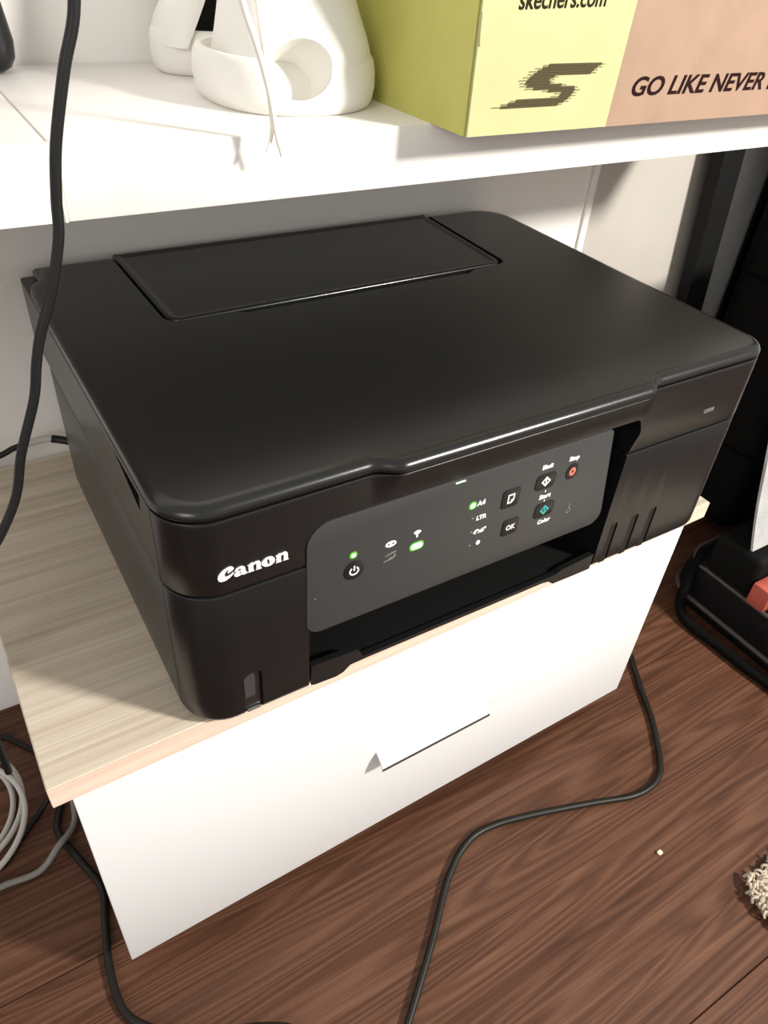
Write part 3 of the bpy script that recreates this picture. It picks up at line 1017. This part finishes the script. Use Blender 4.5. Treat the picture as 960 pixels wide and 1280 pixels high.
coil('cable_coil', 'pale grey coiled cable lying on the floor at the left edge', [(-168, 218, 47, 52, -1.9, 4.4, 4), (-166, 216, 54, 60, 4.4, 10.7, 12), (-172, 196, 60, 62, 10.7, 14.2, 20)], 'cord_white', 2.5, FZ)
tag(tube('loose_cable', [(-330, 60, FZ + 3.2), (-230, 118, FZ + 3.2), (-180, 132, FZ + 3.2), (-145, 136, FZ + 3.2), (-115, 134, FZ + 3.4), (-96, 143, FZ + 12), (-81, 160, FZ + 5), (-76, 182, FZ + 3.2), (-72, 240, FZ + 3.2), (-70, 300, FZ + 3.2)], 2.8, 'cord_grey', None, 9, 8),
    'grey cable crossing the black cord on the floor left of the drawer', 'cable')
tag(tube('loose_cable', [(-300, 210, FZ + 2.6), (-190, 166, FZ + 2.6), (-146, 153, FZ + 2.6), (-124, 170, FZ + 2.6), (-106, 186, FZ + 3), (-92, 194, FZ + 11), (-80, 204, FZ + 12), (-64, 208, FZ + 12), (-50, 211, FZ + 6), (-40, 215, FZ + 2.6)], 2.5, 'cord', None, 9, 8),
    'thin black cable running from the pale coil under the cabinet', 'cable')
tag(tube('loose_cable', [(-210, 296, FZ + 2.6), (-150, 298, FZ + 2.6), (-120, 287, FZ + 2.6), (-100, 262, FZ + 2.6), (-86, 246, FZ + 2.6), (-50, 240, FZ + 2.6)], 2.5, 'cord', None, 9, 8),
    'thin black cable near the wall behind the pale coil', 'cable')

# ------------------------------------------------------------------ right side: post, curtain, suitcase, cloth, bag
bm = bmesh.new()
sl = 18.0 / 165
pts = [(705 + (187 - z) * sl, 739 + (187 - z) * sl, z) for z in (-283, 600)]
loft(bm, [[(a, 288, z), (b, 288, z), (b, 304, z), (a, 304, z)] for a, b, z in pts])
pst = from_bm('post', bm, 'post', None, W(755, 296, FZ))
tag(pst, 'black upright post leaning slightly against the wall right of the printer', 'post')

bm = bmesh.new()
top, bot = [], []
NC = 60
fr, bk = [], []
for i in range(NC + 1):
    x = 812 + 560 * i / NC
    yy = 296 + 7 * math.sin(i * 0.8) + 3 * math.sin(i * 1.9)
    fr.append((x, yy - 1.2))
    bk.append((x, yy + 1.2))
prism_xy(bm, fr + bk[::-1], FZ + 6, 700)
cur = from_bm('curtain', bm, 'fabric_black', None, W(1000, 296, FZ + 6), 60)
tag(cur, 'black curtain hanging at the wall behind the dark suitcase', 'curtain')

su = thing('suitcase', 'tall black fabric suitcase standing beyond the right end of the cabinet', 'suitcase', 948, 215, FZ)
bm = bmesh.new()
so = round_poly([(778, 152, 26), (1118, 152, 26), (1118, 278, 26), (778, 278, 26)], 6)
loft(bm, [[(x, y, z) for x, y in offset_poly(so, i)] for z, i in ((FZ + 14, 12), (FZ + 15, 8), (FZ + 22, 1), (FZ + 34, 0), (390, 0), (402, 3), (408, 10), (409, 14))])  # top raised out of view so that it shades the wall
from_bm('shell', bm, 'nylon_black', su, smooth=50)
for zz in (-150, 60):
    q = offset_poly(so, -1.6)
    bm = bmesh.new()
    bm_tube(bm, [(x, y, zz) for x, y in q] + [(q[0][0], q[0][1], zz)], 2.0, 6, 1, False)
    from_bm('piping', bm, 'fabric_black', su)
for wx in (822, 1076):
    for wy in (178, 254):
        bm = bmesh.new()
        loft(bm, [[(xx, wy + 11 * math.cos(a * math.pi / 8), FZ + 11 + 11 * math.sin(a * math.pi / 8)) for a in range(16)] for xx in (wx - 6, wx + 6)])
        from_bm('wheel', bm, 'black_dark', su)
tube('carry_handle', [(888, 215, 407), (893, 215, 426), (918, 215, 432), (978, 215, 432), (1003, 215, 426), (1008, 215, 407)], 6, 'nylon_black', su)

# duffel bag on the floor in front of the suitcase
bag = thing('duffel_bag', 'low black bag with grey piping and a red patch on the floor at right', 'bag', 780, 0, FZ)
bo_ = round_poly([(632, -130, 60), (920, -130, 46), (920, 122, 30), (632, 122, 34)], 7)
bm = bmesh.new()
loft(bm, [[(x, y, z) for x, y in offset_poly(bo_, i)] for z, i in ((FZ, 9), (FZ + 0.5, 7), (FZ + 5, 1.5), (FZ + 14, -1), (FZ + 40, -2), (FZ + 58, 2), (FZ + 68, 9), (FZ + 73, 18), (FZ + 75, 28))])
from_bm('bag_body', bm, 'nylon_black', bag, smooth=60)
q = offset_poly(bo_, 5)
bm = bmesh.new()
bm_tube(bm, [(x, y, FZ + 66 - 4 * math.sin(i * 0.5)) for i, (x, y) in enumerate(q)] + [(q[0][0], q[0][1], FZ + 66)], 2.6, 8, 1, False)
from_bm('piping', bm, 'piping', bag, smooth=60)['label'] = 'grey piping'
q = offset_poly(bo_, -3)
bm = bmesh.new()
bm_tube(bm, [(x, y, FZ + 22) for x, y in q] + [(q[0][0], q[0][1], FZ + 22)], 3.2, 8, 1, False)
from_bm('strap', bm, 'piping', bag, smooth=60)
bm = bmesh.new()
bm_box(bm, 634, 700, 6, 29, FZ + 66, FZ + 95, 2.5, 2)
rp = from_bm('patch', bm, 'red_patch', bag)
pk = bmesh.new()
bm_box(pk, 640, 910, 31, 92, FZ + 66, FZ + 118, 7, 3)
from_bm('pocket', pk, 'nylon_black', bag)
rp['label'] = 'red patch'

tube('shoulder_strap', [(672, 108, FZ + 66), (650, 104, FZ + 70), (628, 96, FZ + 52), (617, 88, FZ + 16), (610, 66, FZ + 6.5), (612, 30, FZ + 6.5), (614, -10, FZ + 6.5), (618, -60, FZ + 6.5), (612, -120, FZ + 6.5)], 6.0, 'fabric_black', bag)

# pale cloth draped over the suitcase
bm = bmesh.new()
NX, NZ = 26, 30
fro = []
for i in range(NX + 1):
    row = []
    for k in range(NZ + 1):
        z = 150 - (150 + 160) * k / NZ
        t = k / NZ
        x = 640 + 330 * i / NX
        yy = 138 - 96 * t + (3 + 5 * t) * math.sin(i * 0.85 + 0.9 * t) + 2.0 * math.sin(i * 2.1 + k * 0.3)
        row.append((x, yy, z + 3 * math.sin(i * 0.7)))
    fro.append(row)
V = [[bm.verts.new(W(*p)) for p in r] for r in fro]
for i in range(NX):
    for k in range(NZ):
        bm.faces.new((V[i][k], V[i + 1][k], V[i + 1][k + 1], V[i][k + 1]))
cl = from_bm('cloth', bm, 'grey_cloth', None, W(800, 60, -160), 70)
md = cl.modifiers.new('thick', 'SOLIDIFY')
md.thickness = 0.003
md.offset = 0
apply_mods(cl)
finish(cl.data, 70)
tag(cl, 'pale grey cloth hanging over the front of the black suitcase', 'cloth')

# ------------------------------------------------------------------ rug corner and crumb
rug = thing('rug', 'beige curly wool rug whose corner reaches in at the lower right', 'rug', 600, -380, FZ)
bm = bmesh.new()
prism_xy(bm, round_poly([(406, -640, 5), (900, -640, 5), (900, -178, 5), (410, -178, 5)], 3), FZ + 0.1, FZ + 7)
from_bm('backing', bm, 'rug', rug)
bm = bmesh.new()
rr = random.Random(3)
for i in range(1500):
    if i < 260:
        if i % 2:
            px, py = 405 + rr.uniform(-3, 3), -178 - rr.uniform(0, 160)
        else:
            px, py = 409 + rr.uniform(0, 160), -177 + rr.uniform(-3, 3)
    else:
        px, py = 409 + 190 * rr.random(), -182 - 190 * rr.random()
    a = rr.uniform(0, 6.28)
    hgt = rr.uniform(4, 8)
    ln = rr.uniform(3, 6)
    c, s = math.cos(a), math.sin(a)
    z = FZ + 4.5
    P = [(px, py, z), (px + c * ln * 0.5, py + s * ln * 0.5, z + hgt), (px + c * ln * 1.2, py + s * ln * 1.2, z + hgt * 0.7), (px + c * ln * 1.1 - s * 2, py + s * ln * 1.1 + c * 2, z + hgt * 0.1)]
    bm_tube(bm, P, 1.25, 5, 2)
pile = from_bm('pile', bm, 'rug', rug, smooth=60)
pile['kind'] = 'stuff'

bm = bmesh.new()
bmesh.ops.create_icosphere(bm, subdivisions=2, radius=2.2 * S)
for v in bm.verts:
    v.co *= 1 + 0.25 * math.sin(v.co.x * 2500 + 1) * math.cos(v.co.y * 2100)
    v.co = Vector((v.co.x * 1.2, v.co.y, v.co.z * 0.8)) + W(365, -116, FZ + 1.6)
tag(from_bm('crumb', bm, 'crumb', None, W(365, -116, FZ)), 'tiny pale crumb lying alone on the floorboards near the rug', 'crumb')
